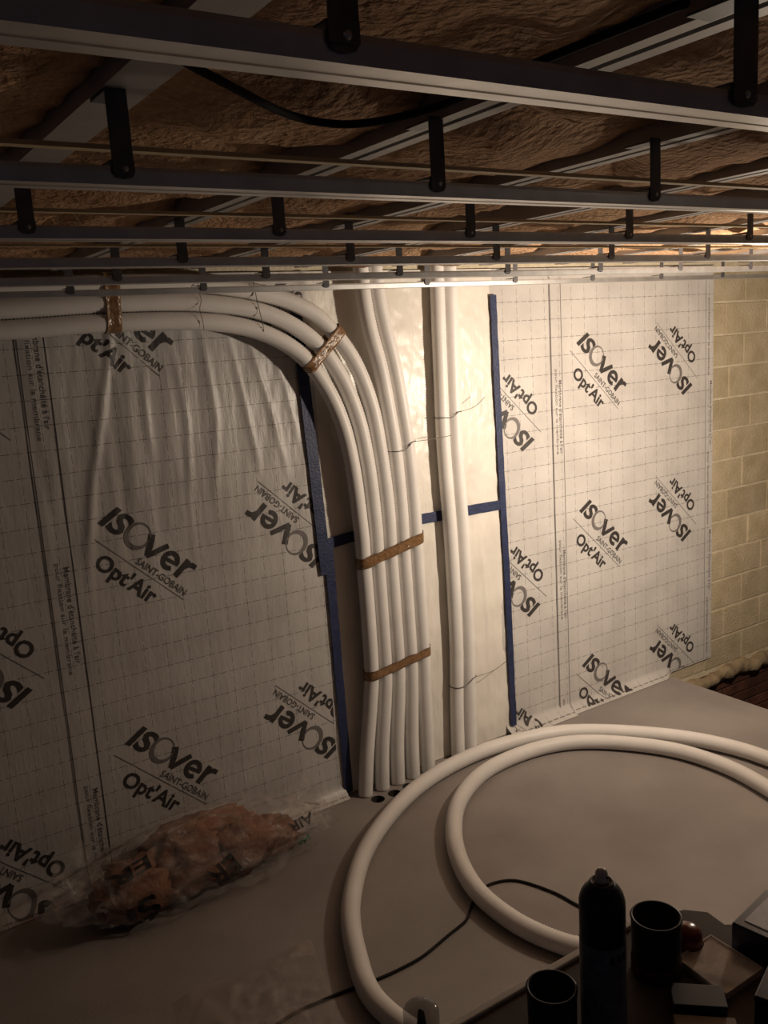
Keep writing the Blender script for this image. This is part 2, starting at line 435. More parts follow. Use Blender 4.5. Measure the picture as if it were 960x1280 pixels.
# ------------------------------------------------------------------ wall coverings
def smooth_step(a, b, x):
    t = max(0.0, min(1.0, (x - a) / (b - a))); return t * t * (3 - 2 * t)
def ridge(x, z, pts, wd, h):
    """soft fold following pts (listed from the top down), fading out at both ends"""
    zt, zb = pts[0][1], pts[-1][1]
    if not (zb < z < zt): return 0.0
    for (xa, za), (xb, zb2) in zip(pts, pts[1:]):
        if zb2 <= z <= za:
            xc = xa + (xb - xa) * (za - z) / (za - zb2); break
    fade = min(1.0, (zt - z) / 0.12, (z - zb) / 0.25)
    return h * fade * math.exp(-((x - xc) / wd) ** 2)
def flap(z, out=0.06, zh=0.07):
    return out * (1 - z / zh) ** 2 if z < zh else 0.0
def disp_A(x, z):
    return 0.004 + 0.003 * fbm(x * 7, z * 2, 1.1) + flap(z)
def disp_B(x, z):
    d = 0.005 + 0.0022 * fbm(x * 16, z * 3, 7.7)
    up = smooth_step(0.9, 1.7, z)
    d += 0.007 * up * abs(fbm(x * 13 - 1.6 * z * smooth_step(1.4, 1.9, x), z * 0.9, 3.3, 3)) * 2
    d += ridge(x, z, [(1.10, 2.40), (1.081, 2.206), (1.02, 1.96), (0.958, 1.713), (0.912, 1.461), (0.895, 1.25)], 0.018, 0.010)
    for pts, hh in (([(1.22, 2.2), (1.20, 1.9), (1.21, 1.6)], .005), ([(1.34, 2.25), (1.37, 1.9), (1.34, 1.45)], .006), ([(1.47, 2.28), (1.50, 1.9), (1.46, 1.5)], .006),
                    ([(1.58, 2.3), (1.63, 2.0), (1.70, 1.55)], .007), ([(1.66, 2.3), (1.75, 1.95), (1.83, 1.55)], .008), ([(1.76, 2.3), (1.84, 2.0), (1.89, 1.7)], .007)):
        d += ridge(x, z, pts, 0.014, hh)
    return d + flap(z)
def disp_C(x, z):
    return 0.004 + 0.0035 * fbm(x * 10, z * 5, 5.5) + 0.004 * smooth_step(1.4, 0.8, z) * abs(fbm(x * 9, z * 4, 2.2)) + flap(z, 0.10, 0.06)
def disp_D(x, z):
    return 0.006 + 0.002 * fbm(x * 9, z * 3, 9.5) + flap(z, 0.07, 0.05) * smooth_step(4.42, 4.28, x)
def disp_U(x, z):
    return 0.003 + 0.012 * abs(fbm(x * 5 + 3, z * 4, 4.4, 4)) + 0.007 * abs(fbm(x * 14 + z * 6, z * 9, 1.4, 3))
def disp_L(x, z):
    d = 0.003 + 0.011 * abs(fbm(x * 10 + 1, z * 2.2, 8.4, 4)) + 0.007 * abs(fbm(x * 16, z * 7, 6.4, 3))
    d += ridge(x, z, [(2.90, 1.2), (2.925, 0.8), (2.93, 0.1)], 0.008, 0.006)
    return d

def sheet(name, x0, x1, z0, z1, fn, mat, step=0.012, base=0.004):
    nx = max(2, int((x1 - x0) / step)); nz = max(2, int((z1 - z0) / step))
    vs_, fs = [], []
    for j in range(nz + 1):
        z = z0 + (z1 - z0) * j / nz
        for i in range(nx + 1):
            x = x0 + (x1 - x0) * i / nx
            vs_.append((x, -base - fn(x, z), z))
    W_ = nx + 1
    for j in range(nz):
        for i in range(nx):
            a = j * W_ + i; fs.append((a, a + 1, a + W_ + 1, a + W_))
    return mesh_obj(name, vs_, fs, mat, None, smooth=True)

ZT = 2.50
sA = sheet('membrane_sheet', -2.2, 0.80, 0.004, ZT, disp_A, MEMB, 0.02)
tag(sA, 'grey gridded printed membrane at the far left, in the shade', 'membrane', 'printed wall membranes')
sB = sheet('membrane_sheet', 0.735, 1.985, 0.004, ZT, disp_B, MEMB, 0.011, base=0.005)
tag(sB, 'creased gridded printed membrane left of the white ducts, with two whole upright logos', 'membrane', 'printed wall membranes')
sC = sheet('membrane_sheet', 3.03, 3.50, 0.004, ZT, disp_C, MEMB, 0.012)
tag(sC, 'narrow printed membrane strip between the right blue tape and a seam', 'membrane', 'printed wall membranes')
sD = sheet('membrane_sheet', 3.432, 4.795, 0.003, ZT, disp_D, MEMB, 0.014, base=0.006)
tag(sD, 'brightly lit printed membrane beside the bare block wall', 'membrane', 'printed wall membranes')
sU = sheet('bare_membrane_panel', 1.955, 3.045, 1.285, ZT, disp_U, BARE, 0.011)
tag(sU, 'plain cream membrane panel above the horizontal blue tape, behind the ducts', 'membrane')
sL = sheet('bare_membrane_panel', 1.965, 3.055, 0.004, 1.30, disp_L, BARE, 0.011)
tag(sL, 'plain crumpled cream membrane panel below the horizontal blue tape', 'membrane')

# --- printed text
def text_bm(body, width, height=None, bold=0.0, shear=0.0):
    cu = bpy.data.curves.new('t', 'FONT'); cu.body = body; cu.size = 1.0; cu.offset = bold; cu.shear = shear; cu.resolution_u = 3
    ob = bpy.data.objects.new('t', cu); COL.objects.link(ob)
    dg = bpy.context.evaluated_depsgraph_get()
    me = bpy.data.meshes.new_from_object(ob.evaluated_get(dg))
    bm = bmesh.new(); bm.from_mesh(me)
    bpy.data.objects.remove(ob); bpy.data.curves.remove(cu); bpy.data.meshes.remove(me)
    xs = [v.co.x for v in bm.verts]; ys = [v.co.y for v in bm.verts]
    sx = width / (max(xs) - min(xs)); sy = sx if height is None else height / (max(ys) - min(ys))
    x0 = min(xs); y0 = min(ys) if height is not None else 0
    for v in bm.verts: v.co = Vector(((v.co.x - x0) * sx, (v.co.y - y0) * sy, 0))
    return bm

def bm_data(bm):
    bm.verts.index_update()
    r = ([v.co.copy() for v in bm.verts], [[v.index for v in f.verts] for f in bm.faces]); bm.free(); return r

T_IS = bm_data(text_bm('IS', 0.120, 0.100, 0.034, 0.22))
def ribbon(pts, wd):
    P = [Vector((p[0], p[1], 0)) for p in pts]; vs_, fs = [], []
    for i, p in enumerate(P):
        t = (P[min(i + 1, len(P) - 1)] - P[max(i - 1, 0)]).normalized(); nn = Vector((-t.y, t.x, 0))
        w_ = wd[i] if isinstance(wd, (list, tuple)) else wd
        vs_ += [p + nn * w_ / 2, p - nn * w_ / 2]
    for i in range(len(P) - 1): fs.append([2 * i, 2 * i + 1, 2 * i + 3, 2 * i + 2])
    return vs_, fs
def join(*gs):
    V, F = [], []
    for v, f in gs:
        k = len(V); V += v; F += [[i + k for i in q] for q in f]
    return V, F
G_V = join(ribbon([(0.222, 0.148), (0.244, 0.105), (0.258, 0.062)], [0.030, 0.028, 0.020]), ribbon([(0.258, 0.062), (0.284, 0.105), (0.312, 0.148)], [0.020, 0.024, 0.022]))
G_E = join(ribbon([(0.356 + 0.0315 * math.cos(a), 0.102 + 0.0325 * math.sin(a)) for a in [math.radians(8 + 12.2 * k) for k in range(26)]], 0.021),
           ribbon([(0.330, 0.098), (0.397, 0.106)], 0.016))
G_R = join(ribbon([(0.414, 0.060), (0.424, 0.148)], 0.025), ribbon([(0.424, 0.108), (0.434, 0.128), (0.449, 0.138), (0.470, 0.139)], [0.016, 0.021, 0.023, 0.021]))
T_SG = bm_data(text_bm('SAINT-GOBAIN', 0.262, 0.030, 0.012, 0.0))
T_OA = bm_data(text_bm("Opt'Air", 0.300, 0.092, 0.028, 0.0))
def ring_data(cx, cy, ro, ri, dx, dy):
    vs_, fs = [], []; n = 40
    for k in range(n):
        a = 2 * math.pi * k / n
        vs_.append(Vector((cx + ro * math.cos(a), cy + ro * 1.05 * math.sin(a), 0)))
        vs_.append(Vector((cx + dx + ri * math.cos(a), cy + dy + ri * 1.05 * math.sin(a), 0)))
    for k in range(n):
        k2 = (k + 1) % n; fs.append([2 * k, 2 * k2, 2 * k2 + 1, 2 * k + 1])
    return vs_, fs
T_O = ring_data(0.176, 0.108, 0.056, 0.043, 0.004, 0.007)
T_LINE = ([Vector((0, -0.0015, 0)), Vector((0.51, -0.0015, 0)), Vector((0.51, 0.0015, 0)), Vector((0, 0.0015, 0))], [[0, 1, 2, 3]])
LOGO = [(T_IS, 0.010, 0.058, 0), (T_O, 0, 0, 1), (G_V, 0, 0, 0), (G_E, 0, 0, 0), (G_R, 0, 0, 0),
        (T_SG, 0.235, 0.012, 2), (T_LINE, 0, 0, 1), (T_OA, 0.098, -0.113, 0)]

def put_print(name, pieces, origin, ang, fn, base, parent, clip, mats, maxlen=0.02):
    bm = bmesh.new()
    ca, sa = math.cos(ang), math.sin(ang)
    for (vs_, fs), ox, oy, mi in pieces:
        vv = []
        for v in vs_:
            u, w_ = v.x + ox, v.y + oy
            vv.append(bm.verts.new((origin[0] + u * ca - w_ * sa, 0, origin[1] + u * sa + w_ * ca)))
        for f in fs:
            try:
                fc = bm.faces.new([vv[i] for i in f]); fc.material_index = mi
            except ValueError: pass
    x0, x1, z0, z1 = clip
    for co, no in (((x0, 0, 0), (-1, 0, 0)), ((x1, 0, 0), (1, 0, 0)), ((0, 0, z0), (0, 0, -1)), ((0, 0, z1), (0, 0, 1))):
        bmesh.ops.bisect_plane(bm, geom=bm.verts[:] + bm.edges[:] + bm.faces[:], plane_co=co, plane_no=no, clear_outer=True)
    if not bm.faces: bm.free(); return None
    bmesh.ops.triangulate(bm, faces=bm.faces[:])
    for _ in range(3):
        long_e = [e for e in bm.edges if e.calc_length() > maxlen]
        if not long_e: break
        bmesh.ops.subdivide_edges(bm, edges=long_e, cuts=1)
        bmesh.ops.triangulate(bm, faces=[f for f in bm.faces if len(f.verts) > 3])
    for v in bm.verts: v.co.y = -base - fn(v.co.x, v.co.z) - 0.0016
    # all faces look at the room (normal -Y)
    bmesh.ops.recalc_face_normals(bm, faces=bm.faces[:])
    for f in bm.faces:
        if f.normal.y > 0: f.normal_flip()
    return bm_obj(name, bm, mats, parent)

INKS = [INK, INK2, INK3]
A_UP = math.radians(-43.5); A_DN = math.radians(136.5); PER = 0.943
def logos(parent, fn, base, clip, ups, downs):
    for o in ups: put_print('printed_logo', LOGO, o, A_UP, fn, base, parent, clip, INKS)
    for o in downs: put_print('printed_logo', LOGO, o, A_DN, fn, base, parent, clip, INKS)
logos(sA, disp_A, 0.004, (-2.1, 0.725, 0.01, 2.45), [(-0.29 - .0, 1.50), (-0.29, 0.557)], [(0.677, 0.960 + PER), (0.677, 0.960), (0.677, 0.02)])
logos(sB, disp_B, 0.005, (0.86, 1.955, 0.01, 2.45), [(0.907, 1.504 + PER), (0.907, 1.504), (0.907, 0.560)], [(2.035, 1.262 + PER), (2.035, 1.262), (2.035, 0.310)])
logos(sC, disp_C, 0.004, (3.062, 3.42, 0.01, 2.45), [], [(3.350, 1.645 + PER), (3.350, 1.645), (3.358, 0.725), (3.355, -0.2)])
logos(sD, disp_D, 0.006, (3.53, 4.71, 0.01, 2.45), [(3.576, 2.065), (3.572, 1.134), (3.568, 0.215)], [(4.645, 1.833), (4.640, 0.924), (4.640, -0.005)])

# seam lines and the small vertical seam print
def vline(parent, x, fn, base, wd, mat, z0=0.02, z1=2.45, name='seam_line', seed=0):
    vs_, fs = [], []; n = 110
    for j in range(n + 1):
        z = z0 + (z1 - z0) * j / n; xx = x + 0.003 * fbm(seed, z * 1.3, 0.5)
        for s in (-1, 1): vs_.append((xx + s * wd / 2, -base - fn(xx, z) - 0.0018, z))
    for j in range(n): fs.append((2 * j, 2 * j + 1, 2 * j + 3, 2 * j + 2))
    return mesh_obj(name, vs_, fs, mat, parent)
vline(sB, 0.741, disp_B, 0.005, 0.003, SEAMLINE, seed=1)
vline(sB, 0.840, disp_B, 0.005, 0.004, SEAMLINE, seed=2)
vline(sD, 3.436, disp_D, 0.006, 0.005, INK2, seed=3)
vline(sD, 3.514, disp_D, 0.006, 0.003, INK2, seed=4)
vline(sD, 4.722, disp_D, 0.006, 0.003, INK2, seed=5)
S1 = bm_data(text_bm("Membrane d'\u00e9tanch\u00e9it\u00e9 \u00e0 l'air", 0.40, 0.024, 0.004))
S2 = bm_data(text_bm("pour fixation sur la membrane", 0.46, 0.024, 0.0))
for zt in (2.33, 2.33 - PER, 2.33 - 2 * PER):
    put_print('seam_print', [(S1, 0, 0, 2)], (0.802, zt), -math.pi / 2, disp_B, 0.005, sB, (0.7, 1, 0.05, 2.45), INKS)
    put_print('seam_print', [(S2, 0, 0, 2)], (0.766, zt + 0.02), -math.pi / 2, disp_B, 0.005, sB, (0.7, 1, 0.05, 2.45), INKS)
    put_print('seam_print', [(S1, 0, 0, 1)], (3.486, zt - .42), -math.pi / 2, disp_D, 0.006, sD, (3.43, 4.8, 0.05, 2.45), INKS)
    put_print('seam_print', [(S2, 0, 0, 1)], (3.455, zt - .36), -math.pi / 2, disp_D, 0.006, sD, (3.43, 4.8, 0.05, 2.45), INKS)
    put_print('seam_print', [(S2, 0, 0, 1)], (4.738, zt - .02), -math.pi / 2, disp_D, 0.006, sD, (3.43, 4.8, 0.05, 2.45), INKS)
    put_print('seam_print', [(S1, 0, 0, 1)], (4.762, zt - .52), -math.pi / 2, disp_D, 0.006, sD, (3.43, 4.8, 0.05, 2.45), INKS)

# blue sealing tape
def strip(name, pts, wd, y, label, seed, ragged=0.002):
    """tape laid along pts in the wall plane, with slightly uneven edges and a thickness of 1 mm"""
    P = [Vector((p[0], p[1])) for p in pts]
    vs_, fs = [], []; row = []
    for a, b in zip(P, P[1:]):
        n = max(2, int((b - a).length / 0.03))
        for k in range(n): row.append((a.lerp(b, k / n), (b - a).normalized()))
    row.append((P[-1], (P[-1] - P[-2]).normalized()))
    for i, (p, t) in enumerate(row):
        nn = Vector((-t.y, t.x))
        for s, dy in ((-1, 0), (1, 0), (1, 0.001), (-1, 0.001)):
            q = p + nn * s * (wd / 2 + ragged * noise.noise(Vector((i * 0.7, s * 3.0, seed))))
            vs_.append((q.x, y - 0.002 * noise.noise(Vector((i * 0.35, 0, seed))) + dy, q.y))
    for i in range(len(row) - 1):
        for a in range(4):
            b = (a + 1) % 4; fs.append((i * 4 + a, i * 4 + b, (i + 1) * 4 + b, (i + 1) * 4 + a))
    fs.append((0, 3, 2, 1)); e = (len(row) - 1) * 4; fs.append((e, e + 1, e + 2, e + 3))
    o = mesh_obj(name, vs_, fs, BLUE)
    return tag(o, label, 'tape', 'blue sealing tapes')
strip('sealing_tape', [(1.915, 2.34), (1.922, 2.16), (1.948, 1.6), (1.962, 1.24), (1.968, 1.13)], 0.056, -0.025, 'dark blue tape down the upper left edge of the cream panel', 1.1)
strip('sealing_tape', [(1.990, 1.28), (1.996, 0.6), (2.002, 0.015)], 0.046, -0.022, 'dark blue tape down the lower left edge of the cream panel', 2.2)
strip('sealing_tape', [(1.95, 1.268), (2.3, 1.300), (2.55, 1.302), (3.06, 1.296)], 0.052, -0.021, 'dark blue horizontal tape crossing behind the ducts', 3.3)
strip('sealing_tape', [(3.040, 2.372), (3.045, 1.9), (3.056, 1.24), (3.066, 0.9), (3.074, 0.045)], 0.040, -0.024, 'dark blue vertical tape right of the pair of ducts', 4.4)

# ------------------------------------------------------------------ ducts
YD = -0.070
# duct tracks as (X, Y, Z), traced from image pixels and scaled about the camera to their depths; the bundle of five stands a little further off the wall higher up
YP = -0.053
t1 = [(2.066, -0.070, 0.003), (2.088, -0.072, 0.207), (2.124, -0.078, 0.459), (2.141, -0.083, 0.630), (2.138, -0.090, 0.911), (2.133, -0.092, 1.179), (2.131, -0.092, 1.308), (2.111, -0.092, 1.599), (2.070, -0.092, 1.824), (1.990, -0.092, 2.010), (1.871, -0.092, 2.156), (1.683, -0.092, 2.257), (1.439, -0.092, 2.304), (1.082, -0.092, 2.314), (0.684, -0.092, 2.304), (0.198, -0.092, 2.299), (-0.991, -0.092, 2.294)]
t2 = [(2.166, -0.070, 0.003), (2.178, -0.072, 0.207), (2.207, -0.078, 0.459), (2.218, -0.083, 0.630), (2.213, -0.090, 0.911), (2.209, -0.092, 1.179), (2.208, -0.092, 1.358), (2.190, -0.092, 1.625), (2.150, -0.092, 1.853), (2.067, -0.092, 2.056), (1.937, -0.092, 2.215), (1.729, -0.092, 2.327), (1.446, -0.092, 2.377), (1.089, -0.092, 2.387), (0.684, -0.092, 2.377), (0.198, -0.092, 2.372), (-0.991, -0.092, 2.367)]
t3 = [(2.260, -0.070, 0.003), (2.267, -0.072, 0.207), (2.288, -0.078, 0.459), (2.295, -0.083, 0.630), (2.288, -0.090, 0.911), (2.284, -0.092, 1.179), (2.284, -0.092, 1.407), (2.264, -0.092, 1.665), (2.227, -0.092, 1.903), (2.148, -0.092, 2.106), (2.031, -0.092, 2.257), (1.922, -0.092, 2.339), (1.746, -0.092, 2.402), (1.446, -0.092, 2.451), (1.089, -0.092, 2.461), (0.684, -0.092, 2.451), (0.198, -0.092, 2.446), (-0.991, -0.092, 2.441)]
t4 = [(2.353, -0.070, 0.003), (2.356, -0.072, 0.207), (2.368, -0.078, 0.459), (2.371, -0.083, 0.630), (2.364, -0.090, 0.911), (2.359, -0.092, 1.179), (2.358, -0.092, 1.407), (2.346, -0.092, 1.665), (2.327, -0.092, 1.833), (2.292, -0.092, 2.059), (2.247, -0.092, 2.242), (2.225, -0.092, 2.398), (2.215, -0.092, 2.616)]
t5 = [(2.449, -0.070, 0.003), (2.450, -0.072, 0.207), (2.447, -0.078, 0.459), (2.448, -0.083, 0.630), (2.439, -0.090, 0.911), (2.435, -0.092, 1.179), (2.433, -0.092, 1.407), (2.420, -0.092, 1.665), (2.402, -0.092, 1.833), (2.368, -0.092, 2.066), (2.325, -0.092, 2.259), (2.301, -0.092, 2.398), (2.291, -0.092, 2.616)]
t6 = [(2.657, -0.053, 0.003), (2.665, -0.053, 0.296), (2.681, -0.053, 0.637), (2.678, -0.053, 1.178), (2.661, -0.053, 1.649), (2.665, -0.053, 2.100), (2.669, -0.053, 2.400), (2.669, -0.053, 2.621)]
t7 = [(2.741, -0.053, 0.003), (2.747, -0.053, 0.296), (2.757, -0.053, 0.637), (2.754, -0.053, 1.178), (2.737, -0.053, 1.649), (2.741, -0.053, 2.100), (2.745, -0.053, 2.400), (2.745, -0.053, 2.621)]
LAB = ['white corrugated duct, leftmost of five, bending left at the top',
       'white corrugated duct, second from the left of five, bending left at the top',
       'white corrugated duct, middle one of five, topmost of the three bending left',
       'white corrugated duct, fourth of five, rising straight to the ceiling',
       'white corrugated duct, rightmost of the five taped together',
       'left one of the two white ducts standing apart by the right blue tape',
       'right one of the two white ducts standing apart by the right blue tape']
for p, lb in zip((t1, t2, t3, t4, t5, t6, t7), LAB):
    o = duct('ventilation_duct', p, DUCT, 0.0370); tag(o, lb, 'duct', 'white ventilation ducts on the wall')

def stadium(a, b, r, n=10):
    """closed outline around circles a..b (2-D), radius r"""
    a, b = Vector(a), Vector(b); d = (b - a).normalized(); nn = Vector((-d.y, d.x)); out = []
    for k in range(n + 1):
        t = math.pi * k / n; out.append(b + nn * r * math.cos(t) + d * r * math.sin(t))
    for k in range(n + 1):
        t = math.pi * k / n; out.append(a - nn * r * math.cos(t) - d * r * math.sin(t))
    return out
def band(A, B, T, label, wd=0.045, r=0.0395, seed=0):
    """parcel tape wrapped round a row of ducts; A, B centres of the outer ducts, T direction of the ducts"""
    A, B, T = Vector(A), Vector(B), Vector(T).normalized()
    E_ = (B - A); L_ = E_.length; E_.normalize(); Nn = E_.cross(T).normalized()
    ol = stadium((0, 0), (L_, 0), r); vs_, fs = [], []
    # extra points on the straight runs
    pts = []
    for i, p in enumerate(ol):
        q = ol[(i + 1) % len(ol)]; n = max(1, int((q - p).length / 0.02))
        for k in range(n): pts.append(p.lerp(q, k / n))
    ln = len(pts); lay = 5
    for rr in (0.0, 0.0012):
        for j in range(lay):
            for i, p in enumerate(pts):
                wob = 0.0022 * noise.noise(Vector((i * 0.9, j * 1.7, seed)))
                hw = (j / (lay - 1) - 0.5) * (wd + 0.012 * noise.noise(Vector((i * 0.35, seed, j * 2.0))))
                c = Vector((L_ / 2, 0)); q = c + (p - c) * (1 + (rr + wob) / max(0.02, (p - c).length))
                vs_.append(A + E_ * q.x + Nn * q.y + T * hw)
    o_ = lay * ln
    for j in range(lay - 1):
        for i in range(ln):
            i2 = (i + 1) % ln
            fs.append((o_ + j * ln + i, o_ + j * ln + i2, o_ + (j + 1) * ln + i2, o_ + (j + 1) * ln + i))
            fs.append((j * ln + i, (j + 1) * ln + i, (j + 1) * ln + i2, j * ln + i2))
    for j in (0, lay - 1):
        for i in range(ln):
            i2 = (i + 1) % ln; fs.append((j * ln + i, j * ln + i2, o_ + j * ln + i2, o_ + j * ln + i))
    o = mesh_obj('parcel_tape_band', vs_, fs, BTAPE, None, smooth=True)
    return tag(o, label, 'tape band', 'brown tape bands around the ducts')
band((2.141, -0.083, 0.615), (2.446, -0.084, 0.655), (0.0, 0, 1), 'brown tape band low down around the five ducts', seed=1)
band((2.134, -0.092, 1.174), (2.435, -0.092, 1.234), (0.0, 0, 1), 'brown tape band halfway up around the five ducts', seed=2, wd=0.052)
band((1.932, -0.092, 2.101), (2.066, -0.092, 2.225), (-0.69, 0, 0.72), 'brown tape band around the bend of three ducts', seed=3)
band((1.082, -0.092, 2.314), (1.089, -0.092, 2.461), (-1, 0, 0.02), 'brown tape band around the horizontal ducts at upper left', seed=4, wd=0.055)

def wire_tie(a, b, z0, z1, tail, label, y=YD, r=0.0395):
    pts = []
    for k in range(7):
        t = math.pi * k / 6; pts.append((a - r * math.sin(t) * 0.9, y + r * math.cos(t), z0))
    n = 6
    for k in range(1, n + 1):
        u = k / n; pts.append((a + (b - a) * u, y - r - 0.001 + 0.004 * math.sin(u * math.pi), z0 + (z1 - z0) * u - 0.012 * math.sin(u * math.pi)))
    for k in range(1, 4):
        t = math.pi / 2 * k / 3; pts.append((b + r * math.sin(t), y - r * math.cos(t), z1))
    o = tube('wire_tie', pts, 0.0022, WIRE, None, 0.01, 6); tag(o, label, 'wire', 'wire ties around the ducts')
    e = pts[-3]
    tl = tube('tail', [(e[0], e[1], e[2]), (e[0] + tail[0] * .5, e[1] - 0.012, e[2] + tail[1] * .3), (e[0] + tail[0], e[1] + 0.004, e[2] + tail[1])], 0.0014, WIRE, o, 0.01, 6)
wire_tie(2.348, 2.420, 1.67, 1.705, (0.22, 0.005), 'thin wire tie around the two rightmost of the five ducts', y=-0.092)
wire_tie(2.655, 2.732, 1.795, 1.815, (0.16, 0.06), 'thin wire tie high on the two separate ducts', y=YP)
wire_tie(2.668, 2.750, 0.40, 0.43, (0.22, 0.03), 'thin wire tie low on the two separate ducts', y=YP)
o = tube('wire_tie', [(1.67, -0.131, 2.45), (1.682, -0.133, 2.36), (1.698, -0.1325, 2.27), (1.705, -0.110, 2.215)], 0.0016, WIRE, None, 0.01, 6)
tag(o, 'thin wire hanging across the horizontal ducts at upper left', 'wire', 'wire ties around the ducts')

o = tube('red_string', [(1.43, -0.128, 2.475), (1.425, -0.138, 2.43), (1.435, -0.133, 2.385), (1.424, -0.137, 2.35), (1.432, -0.137, 2.30), (1.44, -0.12, 2.262)], 0.0013, mat_base('red_brown', (0.22, 0.06, 0.04), 0.7)[0], None, 0.008, 6)
tag(o, 'thin reddish string looped round the horizontal ducts at upper left', 'string')

# ------------------------------------------------------------------ coil of duct on the floor
zc = 0.040
coil = [(2.40, -1.70), (2.24, -1.66), (2.10, -1.60), (2.005, -1.50), (1.949, -1.281), (1.974, -1.014), (2.116, -0.718), (2.347, -0.464), (2.652, -0.315), (3.00, -0.310), (3.256, -0.432), (3.476, -0.721), (3.541, -1.008),
        (3.502, -1.30), (3.38, -1.65), (3.10, -2.02), (2.65, -2.30), (2.15, -2.32), (1.72, -2.10), (1.42, -1.72), (1.318, -1.36), (1.394, -1.072), (1.556, -0.78), (1.837, -0.489), (2.254, -0.245), (2.70, -0.150), (3.10, -0.205), (3.345, -0.345),
        (3.590, -0.63), (3.715, -0.885), (3.755, -1.14), (3.74, -1.55), (3.56, -2.05), (3.2, -2.45), (2.75, -2.70)]
pts = []
for i, (x, y) in enumerate(coil):
    z = zc
    if 23 <= i <= 30: z = zc + 0.004
    pts.append((x, y, z))
o = duct('duct_coil', pts, COILM, r=0.0385, pitch=0.012, seg=18)
tag(o, 'long white corrugated duct lying coiled in two big loops on the concrete floor', 'duct')

# thin cable on the floor, running under and over the coil
o = tube('floor_cable', [(0.80, -1.25, .006), (1.036, -1.17, .006), (1.217, -1.172, .006), (1.395, -1.198, .006), (1.50, -1.205, .006), (1.6, -1.20, .006), (1.74, -1.165, .006), (1.84, -1.14, .006), (1.893, -1.10, .006), (1.97, -1.045, .006), (2.059, -1.02, .006), (2.159, -1.066, .006), (2.219, -1.211, .006), (2.235, -1.334, .006), (2.26, -1.52, .006), (2.5, -1.95, .006), (2.9, -2.6, .006)], 0.0055, CABLEM, None, 0.015, 8)
tag(o, 'thin black cable snaking over the floor beneath the duct coil', 'cable')

# ------------------------------------------------------------------ plastic bag of wool scraps
FILM = film_material('clear_bag_film', (0.72, 0.66, 0.62), 0.17, 0.16, 1.0, 8)
FILM2 = film_material('floor_film', (0.60, 0.48, 0.43), 0.20, 0.25, 0.8, 9)
GREENM = mat_base('green_print', (0.03, 0.16, 0.05), 0.5)[0]
bag = empty('plastic_bag', (1.10, -0.27, 0))
tag(bag, 'clear plastic bag of brown wool scraps slumped against the foot of the left membrane', 'bag')
def blob(center, rad, nseed, amp, mat, name, parent, nu=44, nv=26, freq=2.2, flat=0.0, power=1.0):
    vs_, fs = [], []
    for j in range(nv + 1):
        ph = math.pi * j / nv
        for i in range(nu):
            th = 2 * math.pi * i / nu
            d = Vector((math.sin(ph) * math.cos(th), math.sin(ph) * math.sin(th), math.cos(ph)))
            s = 1 + amp * fbm(d.x * freq + nseed, d.y * freq, d.z * freq, 4) + amp * 0.5 * abs(fbm(d.x * 5, d.y * 5 + nseed, d.z * 5, 3))
            p = Vector((center[0] + d.x * rad[0] * s, center[1] + d.y * rad[1] * s, center[2] + d.z * rad[2] * s))
            p.z = max(p.z, flat)
            vs_.append(p)
    for j in range(nv):
        for i in range(nu):
            i2 = (i + 1) % nu; fs.append((j * nu + i, (j + 1) * nu + i, (j + 1) * nu + i2, j * nu + i2))
    return mesh_obj(name, vs_, fs, mat, parent, smooth=True)
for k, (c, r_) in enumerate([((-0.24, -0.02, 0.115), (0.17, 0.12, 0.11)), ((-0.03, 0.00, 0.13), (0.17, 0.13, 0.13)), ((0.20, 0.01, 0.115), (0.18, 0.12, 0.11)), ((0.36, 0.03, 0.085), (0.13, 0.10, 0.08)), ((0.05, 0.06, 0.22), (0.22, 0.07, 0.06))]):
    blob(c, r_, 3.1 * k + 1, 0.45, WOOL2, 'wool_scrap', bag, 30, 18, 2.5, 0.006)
skin = blob((0.03, 0.0, 0.14), (0.56, 0.185, 0.165), 12.4, 0.42, FILM, 'bag_film', bag, 120, 60, 2.6, 0.003)
# gathered flaring ends of the bag
def flare(base, tip, r0, r1, seed, name='bag_end'):
    base, tip = Vector(base), Vector(tip); ax = (tip - base); L_ = ax.length; ax.normalize()
    u = ax.orthogonal().normalized(); v = ax.cross(u); vs_, fs = [], []; nr, ns = 16, 40
    for j in range(nr + 1):
        t = j / nr; r = r0 + (r1 - r0) * t
        for i in range(ns):
            a = 2 * math.pi * i / ns
            rr = r * (1 + 0.35 * t * math.sin(5 * a + seed) + 0.25 * noise.noise(Vector((math.cos(a) * 2, math.sin(a) * 2 + seed, t * 3))))
            p = base + ax * (t * L_ * (1 + 0.18 * noise.noise(Vector((math.cos(a) * 1.5 + seed, math.sin(a) * 1.5, 1))))) + (u * math.cos(a) * 1.0 + v * math.sin(a) * 0.8) * rr
            p.z = max(p.z, 0.004); vs_.append(p)
    for j in range(nr):
        for i in range(ns):
            i2 = (i + 1) % ns; fs.append((j * ns + i, j * ns + i2, (j + 1) * ns + i2, (j + 1) * ns + i))
    return mesh_obj(name, vs_, fs, FILM, bag, smooth=True)
flare((0.42, 0.00, 0.13), (0.62, 0.02, 0.17), 0.05, 0.11, 1.0)
flare((-0.40, 0.0, 0.16), (-0.50, 0.03, 0.27), 0.07, 0.10, 3.0)
